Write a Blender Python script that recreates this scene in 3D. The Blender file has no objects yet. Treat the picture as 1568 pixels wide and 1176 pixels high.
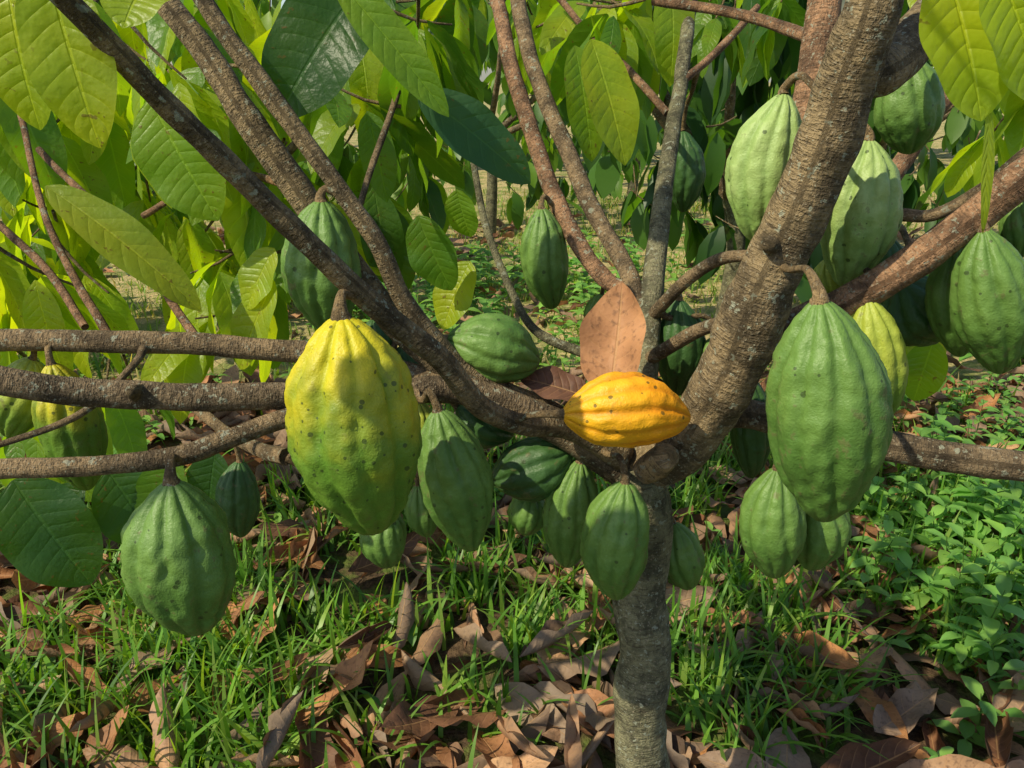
import bpy, math, random
import numpy as np
from mathutils import Vector, noise
random.seed(7); rng=np.random.default_rng(7)
PITCH=math.radians(22); H=1.35; F=1184.0
cp,sp=math.cos(PITCH),math.sin(PITCH)
FW=np.array([0,cp,-sp]); UP=np.array([0,sp,cp]); RT=np.array([1.,0,0]); C0=np.array([0,0,H])
def at(px,py,d):
    "surveyed sight line + measured distance -> world metres"
    return C0+d*(FW+(px-784)/F*RT+(588-py)/F*UP)
def nz(v):
    v=np.asarray(v,float); return v/(np.linalg.norm(v)+1e-9)
# ---------------------------------------------------------------- mesh accumulator
class Acc:
    def __init__(s): s.V=[];s.Q=[];s.U=[];s.T=[];s.n=0
    def add(s,V,Q,U,T):
        s.V.append(V); s.Q.append(Q+s.n); s.U.append(U)
        T=np.asarray(T,float)
        if T.ndim==1: T=np.tile(T,(len(V),1))
        s.T.append(T); s.n+=len(V)
    def build(s,name,mat,parent=None,smooth=True):
        V=np.concatenate(s.V);Q=np.concatenate(s.Q);U=np.concatenate(s.U);T=np.concatenate(s.T)
        me=bpy.data.meshes.new(name)
        me.vertices.add(len(V)); me.vertices.foreach_set('co',V.astype(np.float32).ravel())
        me.loops.add(len(Q)*4); me.loops.foreach_set('vertex_index',Q.astype(np.int32).ravel())
        me.polygons.add(len(Q)); me.polygons.foreach_set('loop_start',np.arange(0,len(Q)*4,4,dtype=np.int32))
        me.update(calc_edges=True)
        me.polygons.foreach_set('use_smooth',np.full(len(Q),smooth))
        a=me.attributes.new('luv','FLOAT_VECTOR','POINT'); a.data.foreach_set('vector',U.astype(np.float32).ravel())
        a=me.attributes.new('tint','FLOAT_COLOR','POINT')
        a.data.foreach_set('color',np.c_[T,np.ones(len(T))].astype(np.float32).ravel())
        me.materials.append(mat); me.validate(); me.update()
        ob=bpy.data.objects.new(name,me); bpy.context.scene.collection.objects.link(ob)
        if parent: ob.parent=parent
        return ob
def gridq(nv,nu,wrap=False):
    i=np.arange(nv-1)[:,None]; j=np.arange(nu if wrap else nu-1)[None,:]
    a=i*nu+j; b=i*nu+(j+1)%nu; c=(i+1)*nu+(j+1)%nu; d=(i+1)*nu+j
    return np.stack([a,b,c,d],-1).reshape(-1,4)
# ---------------------------------------------------------------- leaf
def leaf(acc,base,d,n,L,W,bend,fold,tint,wav=0.05,nu=7,nv=12,twist=0.0,curl=0.0,shape=(0.62,0.72)):
    d=nz(d); x=np.cross(d,n)
    if np.linalg.norm(x)<1e-3: x=np.cross(d,[1,0.3,0.2])
    x=nz(x); n=np.cross(x,d)
    t=np.linspace(0,1,nv); s=np.linspace(-1,1,nu)
    a,b=shape; w=t**a*(1-t)**b; w/=((a/(a+b))**a*(b/(a+b))**b)
    w=w*W/2; w[0]=0.02*W; w[-1]=0.01*W
    ang=bend*t; dt=L/(nv-1)
    cd=np.concatenate([[0],np.cumsum(np.cos((ang[1:]+ang[:-1])/2)*dt)])
    cn=np.concatenate([[0],np.cumsum(-np.sin((ang[1:]+ang[:-1])/2)*dt)])
    S,Tt=np.meshgrid(s,t); Wd=w[:,None]
    f=fold+curl*np.abs(S)
    ph=random.random()*6.28
    lat=S*Wd*np.cos(f); up=np.abs(S)*Wd*np.sin(f)+wav*W*np.sin(Tt*13+ph+S*1.3)*np.abs(S)**1.5*np.sin(np.pi*Tt)
    tw=twist*Tt
    lat2=lat*np.cos(tw)-up*np.sin(tw); up2=lat*np.sin(tw)+up*np.cos(tw)
    nd=np.sin(ang)[:,None]; nc=np.cos(ang)[:,None]
    D=cd[:,None]+up2*nd; N=cn[:,None]+up2*nc
    P=base+D[...,None]*d+lat2[...,None]*x+N[...,None]*n
    r=random.random()
    acc.add(P.reshape(-1,3),gridq(nv,nu),np.stack([S,Tt,np.full_like(S,r)],-1).reshape(-1,3),tint)
# ---------------------------------------------------------------- tube
SAMPLES=[]
def catmull(P,step):
    P=[np.asarray(p,float) for p in P]; P=[2*P[0]-P[1]]+P+[2*P[-1]-P[-2]]
    out=[]
    for i in range(1,len(P)-2):
        p0,p1,p2,p3=P[i-1:i+3]; m=max(2,int(np.linalg.norm((p2-p1)[:3])/step))
        for k in range(m):
            t=k/m; out.append(0.5*((2*p1)+(-p0+p2)*t+(2*p0-5*p1+4*p2-p3)*t*t+(-p0+3*p1-3*p2+p3)*t**3))
    out.append(P[-2]); return np.array(out)
def tube(acc,P,tint,step=0.01,sides=14,rough=0.05,rec=True,cap=True,tint2=None):
    C=catmull(P,step); pts=C[:,:3].copy(); R=np.maximum(C[:,3],0.0008); n=len(pts)
    if rec:
        so=random.random()*90
        for i in range(n):
            q=pts[i]*9; k=R[i]*0.2+0.001
            pts[i]=pts[i]+k*np.array([noise.noise(Vector((q[0]+so,q[1],q[2]))),noise.noise(Vector((q[0],q[1]+so,q[2]))),noise.noise(Vector((q[0],q[1],q[2]+so)))])
    T=np.gradient(pts,axis=0); T/=np.linalg.norm(T,axis=1)[:,None]+1e-9
    ref=np.array([0.31,0.2,0.93]);
    x=nz(np.cross(T[0],ref)); X=np.zeros((n,3))
    for i in range(n):
        x=nz(x-T[i]*np.dot(x,T[i])); X[i]=x
    Y=np.cross(T,X); th=np.linspace(0,2*np.pi,sides,endpoint=False)
    ln=np.concatenate([[0],np.cumsum(np.linalg.norm(np.diff(pts,axis=0),axis=1))])
    rr=np.ones((n,sides))
    if rough>0:
        off=random.random()*50
        for i in range(n):
            kn=1+rough*1.3*max(0,noise.noise(Vector((ln[i]*22,off,0)))*1.6)
            for j in range(sides):
                rr[i,j]=kn+rough*noise.noise(Vector((math.cos(th[j])*1.3+off,math.sin(th[j])*1.3,ln[i]*28)))*1.5
    RR=R[:,None]*rr
    V=pts[:,None,:]+RR[...,None]*(np.cos(th)[None,:,None]*X[:,None,:]+np.sin(th)[None,:,None]*Y[:,None,:])
    U=np.stack([np.tile(th/6.2832,(n,1)),np.tile(ln[:,None],(1,sides)),np.full((n,sides),random.random())],-1)
    V=V.reshape(-1,3);U=U.reshape(-1,3);Q=gridq(n,sides,True)
    if cap:
        for e,idx in ((0,0),(1,n-1)):
            c=pts[idx]; k=len(V); V=np.vstack([V,np.tile(c+(T[idx] if e else -T[idx])*R[idx]*0.35,(1,1))]); U=np.vstack([U,U[idx*sides]])
            j=np.arange(0,sides,2); o=idx*sides
            Q=np.vstack([Q,np.stack([o+j,o+(j+1)%sides,o+(j+2)%sides,np.full(len(j),k)],-1)])
    if tint2 is not None:
        f=np.repeat(np.linspace(0,1,n),sides)[:,None]; TT=np.array(tint)*(1-f)+np.array(tint2)*f
        TT=np.vstack([TT,np.tile(TT[-1],(len(V)-len(TT),1))]) if len(V)>len(TT) else TT
    else: TT=tint
    acc.add(V,Q,U,TT)
    if rec:
        for i in range(0,n,2): SAMPLES.append((pts[i],R[i]))
# ---------------------------------------------------------------- node helpers
def newmat(name):
    m=bpy.data.materials.new(name); m.use_nodes=True; nt=m.node_tree
    for nn in list(nt.nodes): nt.nodes.remove(nn)
    return m,nt
def N(nt,t,**k):
    n=nt.nodes.new(t)
    for a,b in k.items(): setattr(n,a,b)
    return n
def M(nt,op,a,b=None,c=None,clamp=False):
    n=nt.nodes.new('ShaderNodeMath'); n.operation=op; n.use_clamp=clamp
    for i,v in enumerate((a,b,c)):
        if v is None: continue
        if isinstance(v,(int,float)): n.inputs[i].default_value=v
        else: nt.links.new(v,n.inputs[i])
    return n.outputs[0]
def MIX(nt,f,a,b,bt='MIX'):
    n=nt.nodes.new('ShaderNodeMix'); n.data_type='RGBA'; n.blend_type=bt
    for s,v in ((n.inputs[0],f),(n.inputs[6],a),(n.inputs[7],b)):
        if isinstance(v,(int,float)): s.default_value=v
        elif isinstance(v,tuple): s.default_value=(*v,1) if len(v)==3 else v
        else: nt.links.new(v,s)
    return n.outputs[2]
def RAMP(nt,v,a,b):
    n=nt.nodes.new('ShaderNodeMapRange'); n.interpolation_type='SMOOTHSTEP'
    nt.links.new(v,n.inputs[0]); n.inputs[1].default_value=a; n.inputs[2].default_value=b
    return n.outputs[0]
def NOISE(nt,vec,scale,detail=4,rough=0.55):
    n=nt.nodes.new('ShaderNodeTexNoise'); n.inputs['Scale'].default_value=scale; n.inputs['Detail'].default_value=detail; n.inputs['Roughness'].default_value=rough
    nt.links.new(vec,n.inputs['Vector']); return n.outputs[0]
def leafmat(name,trans=0.4,rough=0.38,dry=False,tboost=(2.2,2.0,0.6),veins=10,simple=False):
    m,nt=newmat(name); L=nt.links
    at1=N(nt,'ShaderNodeAttribute',attribute_name='luv'); tn=N(nt,'ShaderNodeAttribute',attribute_name='tint')
    geo=N(nt,'ShaderNodeNewGeometry'); base=tn.outputs['Color']
    p=N(nt,'ShaderNodeBsdfPrincipled')
    if not simple:
        sx=N(nt,'ShaderNodeSeparateXYZ'); L.new(at1.outputs['Vector'],sx.inputs[0]); s,t,r=sx.outputs
        ab=M(nt,'ABSOLUTE',s)
        nA=NOISE(nt,geo.outputs['Position'],11,2); nB=NOISE(nt,geo.outputs['Position'],110,2)
        ph=M(nt,'SUBTRACT',M(nt,'MULTIPLY',t,M(nt,'ADD',float(veins)-1.5,M(nt,'MULTIPLY',r,3.0))),M(nt,'MULTIPLY',M(nt,'POWER',ab,1.25),1.35))
        ph=M(nt,'ADD',ph,M(nt,'MULTIPLY',nA,0.5))
        fr=M(nt,'FRACT',M(nt,'ADD',ph,M(nt,'MULTIPLY',M(nt,'SIGN',s),0.15))); tri=M(nt,'MULTIPLY',M(nt,'ABSOLUTE',M(nt,'SUBTRACT',fr,0.5)),2.0)
        vein=RAMP(nt,tri,0.89,0.985); quilt=M(nt,'SUBTRACT',1.0,M(nt,'POWER',tri,3.0))
        vein=M(nt,'MULTIPLY',vein,M(nt,'SUBTRACT',1.0,RAMP(nt,ab,0.6,0.98)))
        quilt=M(nt,'MULTIPLY',quilt,M(nt,'SUBTRACT',1.0,M(nt,'MULTIPLY',RAMP(nt,ab,0.5,1.0),0.7)))
        mid=M(nt,'SUBTRACT',1.0,RAMP(nt,ab,0.015,0.06))
        vm=M(nt,'MAXIMUM',M(nt,'MULTIPLY',vein,0.5),mid)
        base=MIX(nt,RAMP(nt,nA,0.3,0.7),base,MIX(nt,1.0,base,(1.4,1.15,0.7) if not dry else (0.6,0.58,0.6),'MULTIPLY'))
        if dry:
            base=MIX(nt,M(nt,'MULTIPLY',RAMP(nt,nB,0.5,0.75),0.55),base,(0.06,0.035,0.025))
            base=MIX(nt,M(nt,'MULTIPLY',geo.outputs['Backfacing'],0.4),base,(0.36,0.27,0.19))
            base=MIX(nt,M(nt,'MULTIPLY',vm,0.5),base,(0.50,0.29,0.13))
        else:
            spots=M(nt,'MULTIPLY',RAMP(nt,nB,0.64,0.68),RAMP(nt,nA,0.48,0.58))
            base=MIX(nt,M(nt,'MULTIPLY',spots,0.7),base,(0.14,0.08,0.02))
            base=MIX(nt,M(nt,'MULTIPLY',vm,0.4),base,MIX(nt,1.0,base,(1.9,1.7,2.2),'MULTIPLY'))
        bmp=N(nt,'ShaderNodeBump'); bmp.inputs['Strength'].default_value=0.6; bmp.inputs['Distance'].default_value=0.003
        hh=M(nt,'ADD',M(nt,'SUBTRACT',M(nt,'MULTIPLY',quilt,0.45),M(nt,'MULTIPLY',mid,0.5)),M(nt,'MULTIPLY',nB,0.8)); L.new(hh,bmp.inputs['Height'])
        L.new(bmp.outputs[0],p.inputs['Normal'])
    L.new(base,p.inputs['Base Color']); p.inputs['Roughness'].default_value=rough; p.inputs['Specular IOR Level'].default_value=0.2 if dry else 0.4
    tr=N(nt,'ShaderNodeBsdfTranslucent'); L.new(MIX(nt,1.0,base,tboost,'MULTIPLY'),tr.inputs[0])
    mx=N(nt,'ShaderNodeMixShader'); mx.inputs[0].default_value=trans; L.new(p.outputs[0],mx.inputs[1]); L.new(tr.outputs[0],mx.inputs[2])
    o=N(nt,'ShaderNodeOutputMaterial'); L.new(mx.outputs[0],o.inputs[0]); return m
def barkmat():
    m,nt=newmat('bark'); L=nt.links
    at1=N(nt,'ShaderNodeAttribute',attribute_name='luv'); tn=N(nt,'ShaderNodeAttribute',attribute_name='tint')
    geo=N(nt,'ShaderNodeNewGeometry'); pos=geo.outputs['Position']
    sx=N(nt,'ShaderNodeSeparateXYZ'); L.new(at1.outputs['Vector'],sx.inputs[0])
    n1=NOISE(nt,pos,24,4,0.7); n2=NOISE(nt,pos,230,2,0.7); n3=NOISE(nt,pos,85,3,0.6)
    cb=N(nt,'ShaderNodeCombineXYZ'); L.new(M(nt,'MULTIPLY',sx.outputs[0],5.0),cb.inputs[0]); L.new(M(nt,'MULTIPLY',sx.outputs[1],170.0),cb.inputs[1]); L.new(sx.outputs[2],cb.inputs[2])
    rg=NOISE(nt,cb.outputs[0],1.6,2,0.65)
    cb2=N(nt,'ShaderNodeCombineXYZ'); L.new(M(nt,'MULTIPLY',sx.outputs[0],36.0),cb2.inputs[0]); L.new(M(nt,'MULTIPLY',sx.outputs[1],90.0),cb2.inputs[1])
    lg=NOISE(nt,cb2.outputs[0],1.2,3,0.7)
    c=tn.outputs['Color']
    b=MIX(nt,RAMP(nt,n1,0.36,0.64),MIX(nt,1.0,c,(0.5,0.5,0.5),'MULTIPLY'),MIX(nt,1.0,c,(1.5,1.45,1.35),'MULTIPLY'))
    b=MIX(nt,M(nt,'MULTIPLY',RAMP(nt,rg,0.53,0.64),0.5),b,(0.045,0.034,0.022))
    b=MIX(nt,M(nt,'MULTIPLY',RAMP(nt,lg,0.53,0.64),0.5),b,(0.05,0.037,0.024))
    b=MIX(nt,M(nt,'MULTIPLY',RAMP(nt,n2,0.58,0.68),0.5),b,(0.38,0.32,0.22))
    b=MIX(nt,M(nt,'MULTIPLY',RAMP(nt,n3,0.61,0.64),0.65),b,(0.33,0.35,0.26))
    bp=N(nt,'ShaderNodeBump'); bp.inputs['Strength'].default_value=1.0; bp.inputs['Distance'].default_value=0.0045
    h=M(nt,'ADD',M(nt,'ADD',M(nt,'MULTIPLY',n2,0.8),M(nt,'MULTIPLY',rg,-0.8)),M(nt,'MULTIPLY',lg,-0.7)); L.new(h,bp.inputs['Height'])
    p=N(nt,'ShaderNodeBsdfPrincipled'); L.new(b,p.inputs['Base Color']); p.inputs['Roughness'].default_value=0.88; p.inputs['Specular IOR Level'].default_value=0.15
    L.new(bp.outputs[0],p.inputs['Normal']); o=N(nt,'ShaderNodeOutputMaterial'); L.new(p.outputs[0],o.inputs[0]); return m
def podmat(name,top,bot,groove,speck=0.0,blend=(0.35,0.75),bloom=0.3,gv=0.45,ssz=1.0,blem=.5):
    m,nt=newmat(name); L=nt.links
    at1=N(nt,'ShaderNodeAttribute',attribute_name='luv'); geo=N(nt,'ShaderNodeNewGeometry'); pos=geo.outputs['Position']
    sx=N(nt,'ShaderNodeSeparateXYZ'); L.new(at1.outputs['Vector'],sx.inputs[0]); th,t,g=sx.outputs
    n1=NOISE(nt,pos,13,3,.6); n2=NOISE(nt,pos,70,3,0.65); n3=NOISE(nt,pos,420,2,0.6)
    tt=M(nt,'ADD',t,M(nt,'MULTIPLY',M(nt,'SUBTRACT',n1,0.5),0.9))
    b=MIX(nt,RAMP(nt,tt,*blend),top,bot)
    b=MIX(nt,M(nt,'MULTIPLY',g,gv),b,MIX(nt,1.0,b,groove,'MULTIPLY'))
    b=MIX(nt,M(nt,'MULTIPLY',RAMP(nt,n2,0.42,0.68),bloom),b,MIX(nt,1.0,b,(1.6,1.45,1.9),'MULTIPLY'))
    b=MIX(nt,M(nt,'MULTIPLY',RAMP(nt,n1,0.5,0.66),0.4),b,MIX(nt,1.0,b,(.72,.76,.75),'MULTIPLY'))
    b=MIX(nt,M(nt,'MULTIPLY',RAMP(nt,n3,0.55,0.7),0.25),b,MIX(nt,1.0,b,(1.5,1.4,1.5),'MULTIPLY'))
    for scl,th0,rad in ((110,speck,0.27),(60,speck*0.4,0.16)):
        vo=N(nt,'ShaderNodeTexVoronoi'); vo.inputs['Scale'].default_value=scl; L.new(pos,vo.inputs['Vector'])
        sc=N(nt,'ShaderNodeSeparateXYZ'); L.new(vo.outputs['Color'],sc.inputs[0])
        dot=M(nt,'MULTIPLY',M(nt,'LESS_THAN',vo.outputs['Distance'],M(nt,'MULTIPLY',M(nt,'ADD',sc.outputs[1],0.3),rad*ssz)),M(nt,'GREATER_THAN',sc.outputs[0],1-th0))
        b=MIX(nt,M(nt,'MULTIPLY',dot,0.75),b,(0.03,0.05,0.012))
    sc2=M(nt,'MULTIPLY',RAMP(nt,M(nt,'ADD',M(nt,'MULTIPLY',n2,.7),M(nt,'MULTIPLY',n1,.4)),0.64,0.70),blem)
    b=MIX(nt,sc2,b,(0.13,0.105,0.045))
    bp=N(nt,'ShaderNodeBump'); bp.inputs['Strength'].default_value=0.65; bp.inputs['Distance'].default_value=0.003
    L.new(M(nt,'ADD',n2,M(nt,'MULTIPLY',n3,0.3)),bp.inputs['Height'])
    p=N(nt,'ShaderNodeBsdfPrincipled'); L.new(b,p.inputs['Base Color']); p.inputs['Roughness'].default_value=0.48; p.inputs['Specular IOR Level'].default_value=0.36
    L.new(bp.outputs[0],p.inputs['Normal']); o=N(nt,'ShaderNodeOutputMaterial'); L.new(p.outputs[0],o.inputs[0]); return m
BARK=barkmat(); LEAF=leafmat('cacao_leaf_blade',0.5,0.4,tboost=(2.8,2.6,.5)); DRY=leafmat('dried_leaf_blade',0.12,0.55,True,(1.5,1.1,0.8),9)
LEAFS=leafmat('distant_leaf_blade',0.45,0.42,simple=True,tboost=(2.7,2.5,.6))
GRASS=leafmat('grass_blade',0.38,0.42,False,(2.2,2.0,0.5),1,simple=True); WEED=leafmat('herb_blade',0.38,0.45,False,(2.0,1.9,0.5),6,simple=True)
GV=(.5,.58,.5)
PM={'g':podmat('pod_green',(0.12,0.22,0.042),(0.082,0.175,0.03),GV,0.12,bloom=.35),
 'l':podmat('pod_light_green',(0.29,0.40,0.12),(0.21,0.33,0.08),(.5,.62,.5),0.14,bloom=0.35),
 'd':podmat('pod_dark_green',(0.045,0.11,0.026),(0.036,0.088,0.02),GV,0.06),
 'y':podmat('pod_ripening',(0.54,0.45,0.012),(0.105,0.205,0.02),(.75,.95,.8),0.38,(0.0,0.62),0.2,gv=.6,blem=.25),
 'v':podmat('pod_yellow_green',(0.33,0.39,0.045),(0.15,0.26,0.03),(.6,.7,.6),0.15),
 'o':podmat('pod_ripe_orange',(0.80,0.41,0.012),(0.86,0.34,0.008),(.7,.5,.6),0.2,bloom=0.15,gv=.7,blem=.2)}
# ---------------------------------------------------------------- cacao tree wood
BR=(0.20,0.145,0.085); RD=(0.265,0.155,0.09); GY=(0.15,0.145,0.088); DK=(0.145,0.108,0.068); LM=(0.185,0.14,0.08)
wood=Acc()
def br(pts,tint=BR,**k):
    P=[np.append(at(x,y,d),r*d/F) for x,y,d,r in pts]; tube(wood,P,tint,**k)
base=at(986,1275,1.36); 
tube(wood,[np.append([base[0],base[1]+0.02,-0.1],0.058),np.append([base[0],base[1]+.01,0.03],0.05),np.append(at(986,1176,1.29),0.043),np.append(at(984,1000,1.22),0.041),np.append(at(983,860,1.165),0.040),np.append(at(980,760,1.13),0.041),np.append(at(972,712,1.115),0.03)],GY,sides=32,rough=0.05,step=0.006)
br([(960,760,1.13,30),(1000,712,1.115,42),(1052,672,1.085,44),(1100,590,1.04,46),(1150,490,0.99,48),(1195,390,0.94,45),(1245,260,0.89,45),(1300,110,0.83,46),(1335,0,0.79,42),(1365,-150,0.76,38)],LM,sides=30,tint2=LM,rough=0.07,step=.007)
br([(1310,130,0.84,20),(1345,110,0.85,36),(1395,62,0.87,36),(1440,10,0.9,34),(1500,-60,0.93,30)],LM,sides=18)
br([(1205,400,0.97,14),(1222,300,1.0,24),(1236,180,1.02,25),(1252,60,1.03,25),(1268,-60,1.03,24)],RD,sides=16)
br([(1140,545,1.04,20),(1230,490,1.04,24),(1300,462,1.0,25),(1400,402,0.96,26),(1500,330,0.93,27),(1568,272,0.9,28),(1660,200,0.88,27)],RD,sides=18)
br([(1060,650,1.12,20),(1130,630,1.12,22),(1250,662,1.08,23),(1400,690,1.04,24),(1568,714,1.0,23),(1720,735,0.97,22)],DK,sides=16)
br([(1380,330,1.3,10),(1430,330,1.25,9),(1500,290,1.2,9),(1568,235,1.15,8),(1640,180,1.1,8)],BR,sides=10)
br([(1330,330,1.3,13),(1380,250,1.3,14),(1450,150,1.3,14),(1568,50,1.3,14)],RD,sides=10)
# left limbs
br([(985,740,1.13,28),(935,700,1.12,30),(840,645,1.1,26),(720,603,1.07,22),(600,602,1.03,20),(440,606,0.98,21),(200,606,0.93,22),(60,596,0.89,22),(-80,565,0.86,22)],DK,sides=18)
br([(720,600,1.08,14),(600,562,1.10,16),(450,537,1.1,17),(250,526,1.08,17),(0,520,1.05,17),(-130,517,1.03,17)],BR,sides=16)
br([(640,606,1.03,13),(540,612,1.0,14),(440,640,0.97,15),(350,672,0.94,15),(270,700,0.92,16),(130,712,0.9,15),(0,718,0.89,16),(-130,722,0.88,16)],BR,sides=16)
br([(30,-70,0.58,18),(150,47,0.63,18),(240,140,0.67,19),(330,228,0.71,18),(420,320,0.75,18),(520,420,0.8,18),(600,490,0.85,18),(680,556,0.9,18),(740,625,0.95,17),(800,650,1.0,17),(865,655,1.05,17),(950,700,1.1,22)],LM,sides=18,rough=0.06)
br([(190,-70,1.0,18),(300,60,1.0,20),(370,170,1.0,21),(430,260,1.02,23),(480,330,1.03,22),(560,440,1.05,22),(640,525,1.08,22),(720,580,1.1,23),(800,620,1.12,24),(900,680,1.13,28),(970,725,1.13,30)],LM,sides=18)
br([(300,-20,0.95,14),(345,50,0.95,14),(400,125,0.96,15),(460,210,0.97,14),(520,290,0.98,14),(580,375,1.0,14),(620,460,1.03,15),(680,540,1.07,16),(760,600,1.1,16)],LM,sides=14)
# centre uprights
br([(975,720,1.14,24),(985,620,1.17,20),(990,520,1.2,18),(1000,430,1.24,17),(1015,300,1.32,14),(1030,200,1.4,12),(1045,100,1.48,11),(1062,-30,1.55,10)],GY,sides=14)
br([(990,500,1.21,12),(965,425,1.25,14),(920,345,1.3,13),(870,235,1.36,13),(820,115,1.42,12),(785,-40,1.5,12)],BR,sides=12)
br([(975,440,1.24,12),(930,430,1.27,13),(880,365,1.3,13),(830,250,1.36,13),(785,110,1.42,12),(755,-20,1.5,11)],RD,sides=12)
br([(1022,175,1.42,6),(965,110,1.5,6),(905,55,1.55,5),(850,-10,1.6,5)],RD,sides=8)
br([(1040,130,1.45,6),(1100,75,1.5,6),(1160,10,1.55,5)],RD,sides=8)
br([(1190,398,0.97,9),(1140,392,1.0,9),(1095,400,1.05,10),(1045,435,1.12,10),(1000,482,1.2,10)],BR,sides=10)
br([(1150,492,1.02,9),(1120,492,1.03,10),(1060,512,1.1,11),(995,550,1.18,11)],BR,sides=10)
br([(930,540,1.25,8),(895,540,1.27,8),(820,505,1.3,7),(775,430,1.33,6),(745,350,1.36,6),(725,250,1.4,5)],GY,sides=8)
br([(1000,0,1.3,8),(1100,15,1.25,8),(1180,35,1.2,9),(1245,60,1.1,10)],RD,sides=8)
br([(165,515,1.1,7),(110,420,1.15,6),(65,320,1.2,5),(25,150,1.3,5)],RD,sides=8)
br([(300,520,1.1,7),(240,430,1.15,6),(170,340,1.2,6),(60,230,1.3,5)],RD,sides=8)
br([(130,500,1.12,6),(60,400,1.2,6),(-20,330,1.25,6)],RD,sides=8)
br([(222,530,1.07,7),(205,560,1.03,6),(120,635,0.98,6),(-30,690,0.95,5)],BR,sides=8)
br([(545,330,1.2,5),(575,240,1.3,5),(610,140,1.4,5)],BR,sides=8)
br([(520,425,1.0,6),(500,340,1.2,6),(430,280,1.3,6),(330,270,1.4,5),(220,330,1.5,5)],RD,sides=8)
br([(440,700,1.1,14),(400,690,1.15,12),(340,660,1.25,9),(270,600,1.3,8)],BR,sides=8)
# pruned stubs and knots
br([(985,722,1.08,20),(1003,712,1.06,24),(1018,700,1.035,22),(1020,698,1.03,20)],(0.30,0.21,0.11),sides=14,rec=False)
for x,y,d,r in [(1128,492,.97,14),(1180,375,.905,16),(1240,225,.865,10),(1275,120,.83,10),(203,600,.9,12),(1210,330,.9,9)]:
    br([(x+10,y+2,d+.03,r*1.3),(x,y,d+0.005,r*.95),(x-3,y,d-.008,r*.5)],LM,sides=10,rec=False,step=0.003,rough=0.25)
tree=wood.build('cacao_tree',BARK)
# ---------------------------------------------------------------- pods
def pod(x0,y0,x1,y1,W,d,mat,hang=True,stem=True):
    Lp=math.hypot(x1-x0,y1-y0)
    A=at(x0,y0,d); B=at(x1,y1,d*(1+(0.37*Lp/F if hang else 0.02)))
    L=np.linalg.norm(B-A); R=W*(d+0.03)/F/2*1.02
    ax=(B-A)/L; x=nz(np.cross(ax,[0.2,1,0.1])); y=np.cross(ax,x)
    nv,nu=64,100
    k=np.arange(nv+1); t=(1-np.cos(np.pi*k/nv))/2
    seed=random.random()*100; rot=random.random()*6.28
    fat=0.52+random.uniform(-0.05,0.05)
    r=2*np.power(np.clip(t,0,1),fat)*np.sqrt(np.clip(1-t,0,1))
    sh=np.clip((0.25-t)/0.25,0,1); r*=1-0.26*sh**1.2
    tp=np.clip((t-0.6)/0.4,0,1); r*=1-random.uniform(0.2,0.34)*tp**1.5
    r/=r.max()
    th=np.linspace(0,2*np.pi,nu,endpoint=False)
    def gr(p,c,w): 
        dd=np.abs((p-c+0.5)%1-0.5); return np.exp(-(dd/w)**2)
    Tm,Th=np.meshgrid(t,th+0*th,indexing='ij')
    wob=0.12*np.sin(Tm*5+seed)+0.05*np.sin(Th*2+seed)
    P5=((Th+wob)*5/(2*np.pi))%1.0
    g1=gr(P5,0.0,0.10); g2=gr(P5,0.5,0.08)
    amp=0.55+1.1*np.abs(Tm-0.5)*1.6
    rad=r[:,None]*(1-0.14*g1*amp-0.085*g2*amp+0.025*np.cos(2*Th+seed))
    nzv=np.zeros_like(rad)
    for i in range(nv+1):
        for j in range(nu):
            a=Th[i,j]; q=Vector((math.cos(a)*r[i]*R,math.sin(a)*r[i]*R,t[i]*L*0.8))
            nzv[i,j]=noise.noise(q*80+Vector((seed,0,0)))*0.05+noise.noise(q*190+Vector((0,seed,0)))*0.018+noise.noise(q*22+Vector((0,0,seed)))*0.05
    rad=rad*R+nzv*R*np.minimum(1,r*1.5)[:,None]
    bend=R*0.18*np.sin(np.pi*t)*random.uniform(-1,1)
    V=A+(Tm*L)[...,None]*ax+(rad*np.cos(Th+rot)+bend[:,None])[...,None]*x+(rad*np.sin(Th+rot))[...,None]*y
    a=Acc(); U=np.stack([Th/6.28,Tm,np.clip(g1*0.9+g2*0.7,0,1)],-1)
    a.add(V.reshape(-1,3),gridq(nv+1,nu,True),U.reshape(-1,3),(1,1,1))
    ob=a.build('cacao_pod',PM[mat])
    if stem:
        best=None
        for p,rr in SAMPLES:
            dd=np.linalg.norm(p-A); c=dd+0.6*max(0,A[2]-p[2])
            if best is None or c<best[0]: best=(c,p,rr,dd)
        if best[3]<0.30:
            p=best[1]; s=Acc(); q=A+ax*L*0.012
            mid=A-ax*min(0.02,best[3]*0.4)+(p-A)*0.25
            tube(s,[np.append(q,R*0.16),np.append(A-ax*0.006,R*0.11),np.append(mid,0.0042),np.append(A*0.3+p*0.7,0.0045),np.append(p,0.007)],(0.24,0.17,0.09),step=0.004,sides=10,rough=0.08,rec=False)
            s.build('stalk',BARK,parent=ob)
    return ob
pod(522,484,572,816,198,0.79,'y')
pod(262,736,308,968,158,0.86,'g')
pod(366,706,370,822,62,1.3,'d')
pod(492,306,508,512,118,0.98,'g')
pod(670,627,722,843,108,0.99,'g')
pod(861,634,1057,640,112,0.955,'o',False)
pod(683,520,826,556,100,1.09,'g',False)
pod(957,737,943,917,100,1.0,'g')
pod(888,706,868,868,84,1.12,'g')
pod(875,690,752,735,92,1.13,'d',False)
pod(815,752,805,818,62,1.2,'g')
pod(1030,800,1055,902,66,1.2,'g')
pod(829,318,846,473,74,1.3,'g')
pod(1255,458,1260,797,176,0.80,'g')
pod(1190,716,1185,884,94,1.0,'g')
pod(1255,740,1240,872,85,1.06,'g')
pod(1328,455,1352,645,98,0.98,'v')
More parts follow.
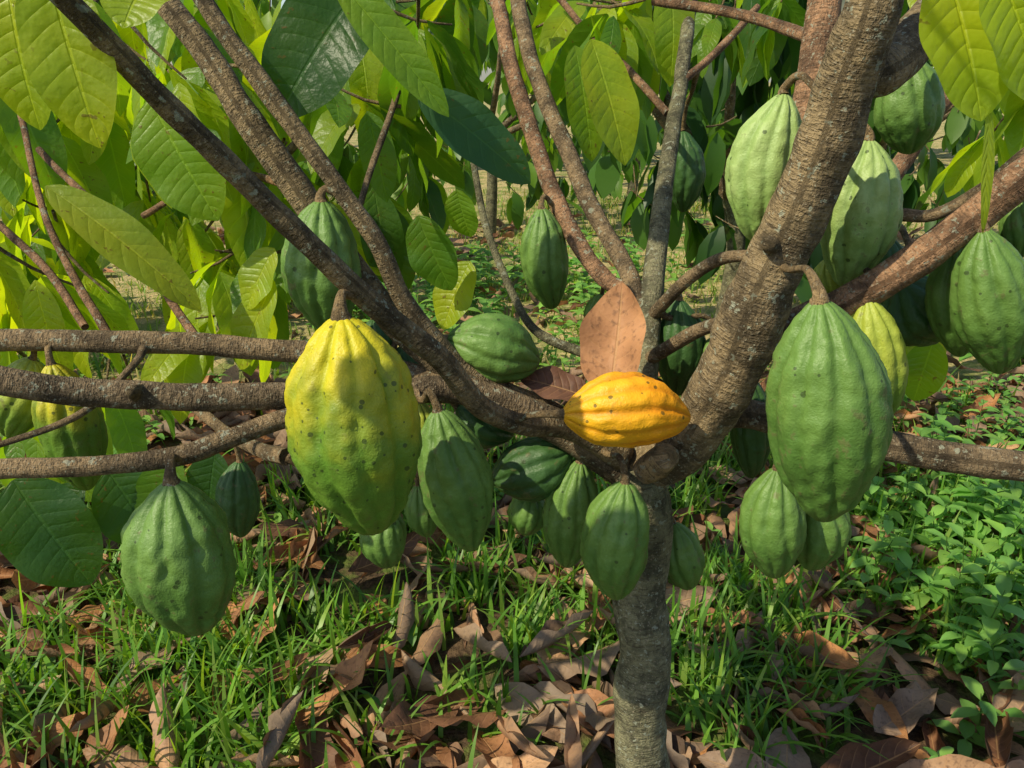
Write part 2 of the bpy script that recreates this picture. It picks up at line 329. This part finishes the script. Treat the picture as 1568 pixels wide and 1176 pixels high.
pod(1200,142,1158,372,106,0.93,'l')
pod(1330,212,1292,440,116,0.98,'l')
pod(1395,88,1392,236,95,0.98,'g')
pod(1505,350,1532,572,108,0.92,'g')
pod(1462,378,1470,546,80,1.0,'g')
pod(1560,300,1562,395,50,0.96,'g')
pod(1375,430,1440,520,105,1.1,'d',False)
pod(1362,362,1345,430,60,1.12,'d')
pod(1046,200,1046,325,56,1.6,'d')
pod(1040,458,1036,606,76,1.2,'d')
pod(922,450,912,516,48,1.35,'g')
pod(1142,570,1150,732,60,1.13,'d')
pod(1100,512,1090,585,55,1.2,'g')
pod(78,556,135,750,92,1.05,'y')
pod(50,548,12,668,74,1.08,'v')
pod(590,780,594,868,72,1.15,'g')
pod(640,742,656,822,50,1.12,'g')
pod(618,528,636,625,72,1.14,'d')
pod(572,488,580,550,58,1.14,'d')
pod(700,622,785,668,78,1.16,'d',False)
pod(1268,395,1278,462,50,1.08,'v')
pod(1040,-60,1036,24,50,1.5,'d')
pod(640,615,652,690,50,1.14,'v')
# ---------------------------------------------------------------- foliage
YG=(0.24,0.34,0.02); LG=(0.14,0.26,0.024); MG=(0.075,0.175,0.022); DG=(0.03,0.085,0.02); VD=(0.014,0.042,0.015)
def mixt(a,b,f): return tuple(np.array(a)*(1-f)+np.array(b)*f)
def rndtint(pal): 
    a,b=random.sample(pal,2) if len(pal)>1 else (pal[0],pal[0]); return mixt(a,b,random.random()*0.6)
def cluster(fa,wa,c,pal,size,n=5,lo=False,twig=True):
    tw=nz(np.array([random.uniform(-1,1),random.uniform(-1,1),random.uniform(-0.9,0.3)])); TL=size*0.7
    st=c-tw*TL
    if twig: tube(wa,[np.append(st+np.array([0,0,0.02]),0.004),np.append(st+tw*TL*.5,0.0032),np.append(c,0.002)],(0.22,0.16,0.08),step=0.04,sides=6,rough=0,rec=False,cap=False)
    for i in range(n):
        f=random.uniform(0.3,1); b=st+tw*TL*f
        rd=nz([random.uniform(-1,1),random.uniform(-1,1),0]); d=nz(rd*0.75+tw*0.4+np.array([0,0,-random.uniform(0.35,1.5)]))
        nn=nz(rd*0.5+np.array([random.uniform(-.4,.4),random.uniform(-.4,.4),0.9]))
        L=size*random.uniform(0.6,1.2)
        b2=b+d*0.02
        leaf(fa,b2,d,nn,L,L*random.uniform(0.33,0.43),random.uniform(0.2,1.0),random.uniform(0.02,0.35),rndtint(pal),nu=3 if lo else 7,nv=6 if lo else 12,twist=0 if lo else random.uniform(-.4,.4),wav=.07)
fol=Acc(); tw=Acc()
def region(x0,x1,y0,y1,d0,d1,n,pal,size=0.23,k=5):
    for _ in range(n):
        cluster(fol,tw,at(random.uniform(x0,x1),random.uniform(y0,y1),random.uniform(d0,d1)),pal,size,k)
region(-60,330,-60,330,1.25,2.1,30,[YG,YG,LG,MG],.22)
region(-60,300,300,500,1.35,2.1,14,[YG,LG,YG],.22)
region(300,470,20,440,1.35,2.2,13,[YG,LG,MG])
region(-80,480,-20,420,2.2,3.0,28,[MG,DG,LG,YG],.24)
region(450,740,-60,150,1.35,2.3,18,[LG,MG,YG,DG],.21)
region(500,680,180,330,1.6,2.3,7,[LG,MG,DG],.2)
region(-40,300,560,720,1.5,2.2,6,[LG,MG],0.2,4)
region(740,1000,-80,50,1.5,2.4,13,[YG,LG,MG],.21)
region(1050,1300,-80,60,1.8,2.4,7,[LG,MG,DG],.2)
region(1400,1640,140,240,1.5,2.2,4,[YG,LG],0.19,4)
region(1380,1640,-80,60,1.4,2.0,6,[YG,LG],0.2,4)
def hl(x0,y0,d0,x1,y1,d1,wpx,tint,n=(0,-0.6,0.8),bend=0.5,fold=0.2,**k):
    A=at(x0,y0,d0);B=at(x1,y1,d1);L=np.linalg.norm(B-A)*1.05; nn=np.array(n,float); d=nz(B-A)
    x=nz(np.cross(d,nn)); n2=np.cross(x,d); d2=nz(d*math.cos(bend/2)+n2*math.sin(bend/2))
    leaf(fol,A,d2,n2,L,wpx*d0/F,bend,fold,tint,nu=9,nv=22,**k)
hl(70,-60,.62,150,215,.66,135,YG,bend=.3)
hl(10,-40,.75,60,190,.8,115,YG,bend=.4)
hl(235,-40,.6,190,40,.58,110,YG,(0,-.9,.3))
hl(560,-30,1.0,430,175,1.02,150,DG,(0.2,-.8,.6),.5)
hl(510,-40,.9,680,170,.95,70,LG,(-.3,-.6,.7),.3)
hl(640,140,1.0,805,275,1.05,90,(0.03,0.09,0.045),(-.3,-.7,.7),.3)
hl(905,60,1.35,955,245,1.38,85,YG,(0.3,-.9,.2),.3)
hl(880,70,1.4,905,240,1.45,70,LG,(0.3,-.9,.2),.3)
hl(1445,-60,.45,1500,175,.46,150,YG,(0,-.9,.3),.3)
hl(1520,-70,.42,1590,150,.45,140,YG,(0,-.9,.3),.3)
hl(1515,160,.46,1505,350,.48,20,(0.2,.3,.03),(0,-.9,.3),.1)
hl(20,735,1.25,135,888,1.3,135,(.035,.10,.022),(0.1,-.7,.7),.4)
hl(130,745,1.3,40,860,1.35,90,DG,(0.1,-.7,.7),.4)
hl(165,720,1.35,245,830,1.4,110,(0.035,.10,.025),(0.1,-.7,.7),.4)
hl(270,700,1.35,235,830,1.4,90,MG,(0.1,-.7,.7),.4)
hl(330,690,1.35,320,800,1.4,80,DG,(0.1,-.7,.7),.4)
hl(720,400,1.5,680,500,1.52,70,YG,(-.4,-.8,.4),.3)
hl(1380,560,1.25,1440,520,1.25,70,YG,(-.4,-.8,.4),.3)
hl(1430,520,1.2,1400,610,1.25,65,LG,(-.4,-.8,.4),.3)
hl(420,380,1.2,380,470,1.22,70,YG,(-.4,-.8,.4),.3)
hl(70,285,1.1,300,470,1.15,80,(0.2,.28,.03),(0,-.5,.8),.5)
hl(420,430,1.2,370,560,1.25,80,YG,(-.4,-.8,.4),.3)
hl(640,330,1.4,690,440,1.45,80,MG,(-.4,-.8,.4),.4)
hl(700,290,1.4,720,360,1.45,55,LG,(-.4,-.8,.4),.4)
hl(230,150,1.1,330,330,1.15,130,LG,(-.2,-.9,.4),.3)
hl(330,200,1.2,270,300,1.2,90,MG,(-.2,-.9,.4),.3)
# unseen crown leaves above and to the left, added to cast dappled shade
for _ in range(17):
    cluster(fol,tw,np.array([random.uniform(-1.5,0.1),random.uniform(0.0,2.0),random.uniform(1.7,2.3)]),[LG,YG],0.20,4,lo=True)
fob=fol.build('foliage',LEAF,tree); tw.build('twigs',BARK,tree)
# dead leaf caught in the crotch
def solo(name,x0,y0,d0,x1,y1,d1,wpx,tint,n,bend,fold,mat=DRY,**k):
    global fol
    o=fol; fol=Acc(); hl(x0,y0,d0,x1,y1,d1,wpx,tint,n,bend,fold,**k); ob=fol.build(name,mat); fol=o; return ob
solo('dried_leaf',932,612,1.06,952,440,1.08,120,(0.55,.28,.13),(-0.45,-.85,.3),-0.4,0.3,wav=0.08,curl=.2)
solo('dried_leaf',905,610,1.1,800,580,1.12,60,(0.2,.1,.06),(0.1,-.6,.8),0.3,0.3,wav=0.1)
# ---------------------------------------------------------------- background cacao trees
def backtree(x,y,h,rad,n,pal,size=0.25,name='cacao_tree',low=0.25):
    w=Acc(); f=Acc(); t0=Acc()
    tube(w,[np.array([x,y,-.05,.06]),np.array([x+.03,y,h*.25,.045]),np.array([x-.02,y+.03,h*.4,.04])],GY,step=.06,sides=10,rec=False)
    for i in range(6):
        a=i*1.05+random.random(); e=np.array([x+math.cos(a)*rad*.8,y+math.sin(a)*rad*.8,h*random.uniform(.7,.95)])
        s=np.array([x-.02,y+.03,h*.38]); m=s*.5+e*.5+np.array([math.cos(a)*.1,math.sin(a)*.1,-.08])
        tube(w,[np.append(s,.03),np.append(m,.022),np.append(e,.01)],BR,step=.08,sides=8,rec=False)
    for i in range(n):
        a=random.uniform(0,6.28); q=math.sqrt(random.random())*rad*random.uniform(.8,1.15); z=h*random.uniform(low,1.05)
        q*=math.sqrt(max(0.05,1-((z/h-.6)/.6)**2))
        cluster(f,t0,np.array([x+math.cos(a)*q,y+math.sin(a)*q,z]),pal,size,5,lo=True)
    ob=w.build(name,BARK); f.build('foliage',LEAFS,ob); t0.build('twigs',BARK,ob)
backtree(1.05,3.7,2.1,0.9,130,[DG,VD,DG,MG],low=.3)
backtree(-2.7,3.6,1.9,1.1,90,[YG,LG,MG],low=.15)
backtree(-1.6,4.6,1.9,1.0,100,[MG,LG,YG],low=.12)
backtree(-0.2,6.8,2.1,1.1,90,[DG,MG,LG],low=.2)
backtree(2.7,5.8,2.1,1.1,95,[MG,DG,LG],low=.2)
backtree(1.3,8.6,2.4,1.5,110,[MG,DG,LG],low=.1)
backtree(5.0,7.8,2.5,1.3,90,[MG,LG,DG])
backtree(-4.6,8.0,2.4,1.4,80,[MG,LG,DG])
bt=Acc(); dum=Acc()
for i in range(1300):
    x=random.uniform(-17,17); y=random.uniform(10.5,13.5)+0.02*x*x; z=random.uniform(0.1,4.6)
    cluster(bt,dum,np.array([x,y,z]),[MG,DG,VD,LG],0.5,4,lo=True,twig=False)
bt.build('background_trees',LEAFS)
# ---------------------------------------------------------------- ground
def gh(x,y): return 0.03*noise.noise(Vector((x*.9,y*.9,0)))+0.012*noise.noise(Vector((x*4,y*4,3)))
g=Acc(); xs=np.concatenate([[-90,-45,-20,-10],np.linspace(-6,6,170),[10,20,45,90]]); ys=np.concatenate([[-60,-20,-6],np.linspace(-2,11,180),[15,25,50,110]])
X,Y=np.meshgrid(xs,ys); Z=np.array([[gh(a,b) for a in xs] for b in ys])
g.add(np.stack([X,Y,Z],-1).reshape(-1,3),gridq(len(ys),len(xs)),np.zeros((X.size,3)),(0,0,0))
m,nt=newmat('soil_and_turf'); geo=N(nt,'ShaderNodeNewGeometry'); pos=geo.outputs['Position']
sxy=N(nt,'ShaderNodeSeparateXYZ'); nt.links.new(pos,sxy.inputs[0])
n1=NOISE(nt,pos,1.6,3); n2=NOISE(nt,pos,45,4,.7); n3=NOISE(nt,pos,5,4,.65)
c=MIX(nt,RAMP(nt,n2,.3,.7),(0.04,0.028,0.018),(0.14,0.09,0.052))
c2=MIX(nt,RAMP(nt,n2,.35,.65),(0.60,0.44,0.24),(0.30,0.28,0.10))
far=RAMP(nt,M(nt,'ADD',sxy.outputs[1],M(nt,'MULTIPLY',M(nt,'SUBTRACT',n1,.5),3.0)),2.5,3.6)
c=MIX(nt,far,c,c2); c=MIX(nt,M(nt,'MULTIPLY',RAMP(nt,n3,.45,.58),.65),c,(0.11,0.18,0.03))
bp=N(nt,'ShaderNodeBump'); bp.inputs['Strength'].default_value=.9; bp.inputs['Distance'].default_value=.02; nt.links.new(n2,bp.inputs['Height'])
p=N(nt,'ShaderNodeBsdfPrincipled'); nt.links.new(c,p.inputs['Base Color']); p.inputs['Roughness'].default_value=.95; p.inputs['Specular IOR Level'].default_value=.1; nt.links.new(bp.outputs[0],p.inputs['Normal'])
o=N(nt,'ShaderNodeOutputMaterial'); nt.links.new(p.outputs[0],o.inputs[0])
g.build('ground',m)
# grass
HOT=[(.55,1.7,.28),(-.05,1.75,.3),(-.35,2.3,.3),(-1.25,2.1,.25),(.35,2.3,.3),(-.5,1.35,.12),(1.0,1.9,.2),(1.2,1.6,.2),(1.5,2.2,.3),(-.95,1.35,.15)]
def grass(n,xr,yr,hr,wr,pal,thr,spread=.035,hot=False):
    acc=Acc(); 
    cx=[];cy=[]
    while len(cx)<n:
        x=random.uniform(*xr); y=random.uniform(*yr)
        v=noise.noise(Vector((x*1.7,y*1.7,9)))+0.5*noise.noise(Vector((x*5,y*5,2)))
        if hot: v+=max(.75*math.exp(-((x-a)**2+(y-b)**2)/(2*s*s)) for a,b,s in HOT)
        if v>thr:
            k=random.randint(5,14)
            for _ in range(k): cx.append(x+random.gauss(0,spread)); cy.append(y+random.gauss(0,spread))
    n=len(cx); cx=np.array(cx);cy=np.array(cy); cz=np.array([gh(a,b) for a,b in zip(cx,cy)])
    a=rng.uniform(0,6.28,n); h=rng.uniform(*hr,n)*rng.uniform(.5,1,n); w=rng.uniform(*wr,n); lean=rng.uniform(.1,1.35,n)
    nv=6; t=np.linspace(0,1,nv)[None,:]
    th=lean[:,None]*(0.25+1.2*t); dt=h[:,None]/(nv-1)
    hor=np.cumsum(np.sin(th)*dt,1)-np.sin(th[:,:1])*dt; ver=np.cumsum(np.cos(th)*dt,1)-np.cos(th[:,:1])*dt
    wid=w[:,None]*(1-t**2.2)*.5+.0003
    P=np.stack([cx[:,None]+hor*np.cos(a)[:,None],cy[:,None]+hor*np.sin(a)[:,None],cz[:,None]+ver],-1)
    sd=np.stack([-np.sin(a),np.cos(a),0*a],-1)[:,None,:]*wid[...,None]
    V=np.stack([P-sd,P+sd],2).reshape(-1,3)
    q=gridq(nv,2); Q=(q[None]+(np.arange(n)*nv*2)[:,None,None]).reshape(-1,4)
    U=np.zeros((len(V),3))
    pa=np.array(pal); i=rng.integers(0,len(pa),n); f=rng.uniform(.7,1.3,n)[:,None]; T=np.repeat(pa[i]*f,nv*2,axis=0)
    acc.add(V,Q,U,T); return acc
ga=grass(14500,(-2.6,2.8),(0.9,3.6),(.09,.26),(.006,.015),[(.11,.25,.03),(.16,.33,.04),(.09,.21,.03),(.21,.33,.05)],0.22,.04,True)
gb=grass(26000,(-5.5,6),(2.9,9.5),(.05,.17),(.004,.011),[(.19,.30,.04),(.46,.38,.17),(.15,.27,.04),(.18,.30,.05)],-0.2,.08)
for s in ('V','U','T'): getattr(ga,s).extend(getattr(gb,s))
ga.Q.extend([q+ga.n for q in gb.Q]); ga.build('grass',GRASS)
# leaf litter
lit=Acc(); PALD=[(.48,.23,.105),(.38,.18,.09),(.22,.11,.06),(.54,.32,.17),(.30,.20,.13),(.58,.27,.105)]
def litter(n,xr,yr,lo,thr):
    c=0
    while c<n:
        x=random.uniform(*xr);y=random.uniform(*yr)
        if noise.noise(Vector((x*1.1+4,y*1.1,5)))<thr: continue
        c+=1; a=random.uniform(0,6.28); d=np.array([math.cos(a),math.sin(a),random.uniform(-.12,.22)])
        nn=nz([random.gauss(0,.3),random.gauss(0,.3),random.choice([1,1,-1])]); L=random.uniform(.11,.24)
        b=np.array([x,y,gh(x,y)+random.uniform(.008,.065)])
        leaf(lit,b-nz(d)*L/2,d,nn,L,L*random.uniform(.34,.48),random.uniform(-.9,.9),random.uniform(-.1,.6),tuple(np.array(random.choice(PALD))*random.uniform(.45,1.2)),wav=.16,nu=4 if lo else 7,nv=6 if lo else 12,twist=random.uniform(-1.1,1.1),curl=random.uniform(-.4,1.5))
litter(2150,(-2.5,2.6),(.8,3.3),False,-.6)
litter(600,(-4,4.5),(3.2,7.5),True,-.05)
lit.build('leaf_litter',DRY)
# broadleaf weeds
def weeds(cx,cy,rx,ry,n,hmax,name='weed_plant',ls=1.0):
    a=Acc(); st=Acc()
    for _ in range(n):
        x=cx+random.gauss(0,rx);y=cy+random.gauss(0,ry);z=gh(x,y);h=random.uniform(.3,1)*hmax
        top=np.array([x+random.gauss(0,.04),y+random.gauss(0,.04),z+h]); b=np.array([x,y,z])
        tube(st,[np.append(b,.002),np.append((b+top)/2+[.005,0,0],.0018),np.append(top,.001)],(.1,.2,.04),step=.04,sides=5,rough=0,rec=False,cap=False)
        lv=max(2,int(h/.035)); aa=random.random()*3
        for i in range(lv):
            p=b+(top-b)*((i+1.5)/(lv+1.)); aa+=1.57; sz=random.uniform(.03,.075)*ls
            for s in (0,3.14):
                d=np.array([math.cos(aa+s),math.sin(aa+s),random.uniform(.1,.9)]); L=sz*random.uniform(.8,1.1)
                leaf(a,p,d,[0,0,1],L,L*.46,.9,.25,tuple(np.array(random.choice([(.18,.37,.08),(.13,.30,.055),(.23,.42,.08)]))*random.uniform(.75,1.2)),nu=5,nv=6,wav=.05,shape=(.6,.85))
    ob=a.build(name,WEED); st.build('stems',WEED,ob)
weeds(1.40,1.92,.20,.28,95,.28,ls=1.2)
weeds(1.12,1.50,.12,.14,34,.18,ls=1.15)
weeds(1.75,2.7,.35,.3,70,.24)
weeds(.55,3.4,.5,.3,60,.16)
weeds(-1.6,2.7,.4,.3,50,.18)
weeds(-.2,2.4,.35,.35,40,.10)
weeds(.3,5.0,.6,.35,55,.35,ls=1.8)
weeds(-.7,4.2,.35,.3,45,.32,ls=1.7)
weeds(2.4,4.4,.5,.3,50,.32,ls=1.7)
# ---------------------------------------------------------------- light, sky, camera
S=Vector((-0.62,-0.36,0.78)).normalized()
w=bpy.data.worlds.new('World'); bpy.context.scene.world=w; w.use_nodes=True; nt=w.node_tree
sk=nt.nodes.new('ShaderNodeTexSky'); sk.sky_type='NISHITA'; sk.sun_disc=False; sk.sun_elevation=math.asin(S.z); sk.sun_rotation=math.atan2(S.x,S.y)
bg=nt.nodes['Background']; bg.inputs[1].default_value=0.15; nt.links.new(sk.outputs[0],bg.inputs[0])
sl=bpy.data.lights.new('sun','SUN'); sl.energy=5.0; sl.angle=math.radians(.6); sl.color=(1,.91,.68)
so=bpy.data.objects.new('sun',sl); so.rotation_euler=S.to_track_quat('Z','Y').to_euler(); bpy.context.scene.collection.objects.link(so)
cd=bpy.data.cameras.new('camera'); cd.sensor_width=36; cd.lens=36*F/1568; cd.clip_start=.02; cd.clip_end=500
co=bpy.data.objects.new('camera',cd); co.location=(0,0,H); co.rotation_euler=(math.pi/2-PITCH,0,0); bpy.context.scene.collection.objects.link(co)
sc=bpy.context.scene; sc.camera=co
sc.view_settings.view_transform='Standard'; sc.view_settings.look='None'; sc.view_settings.exposure=0
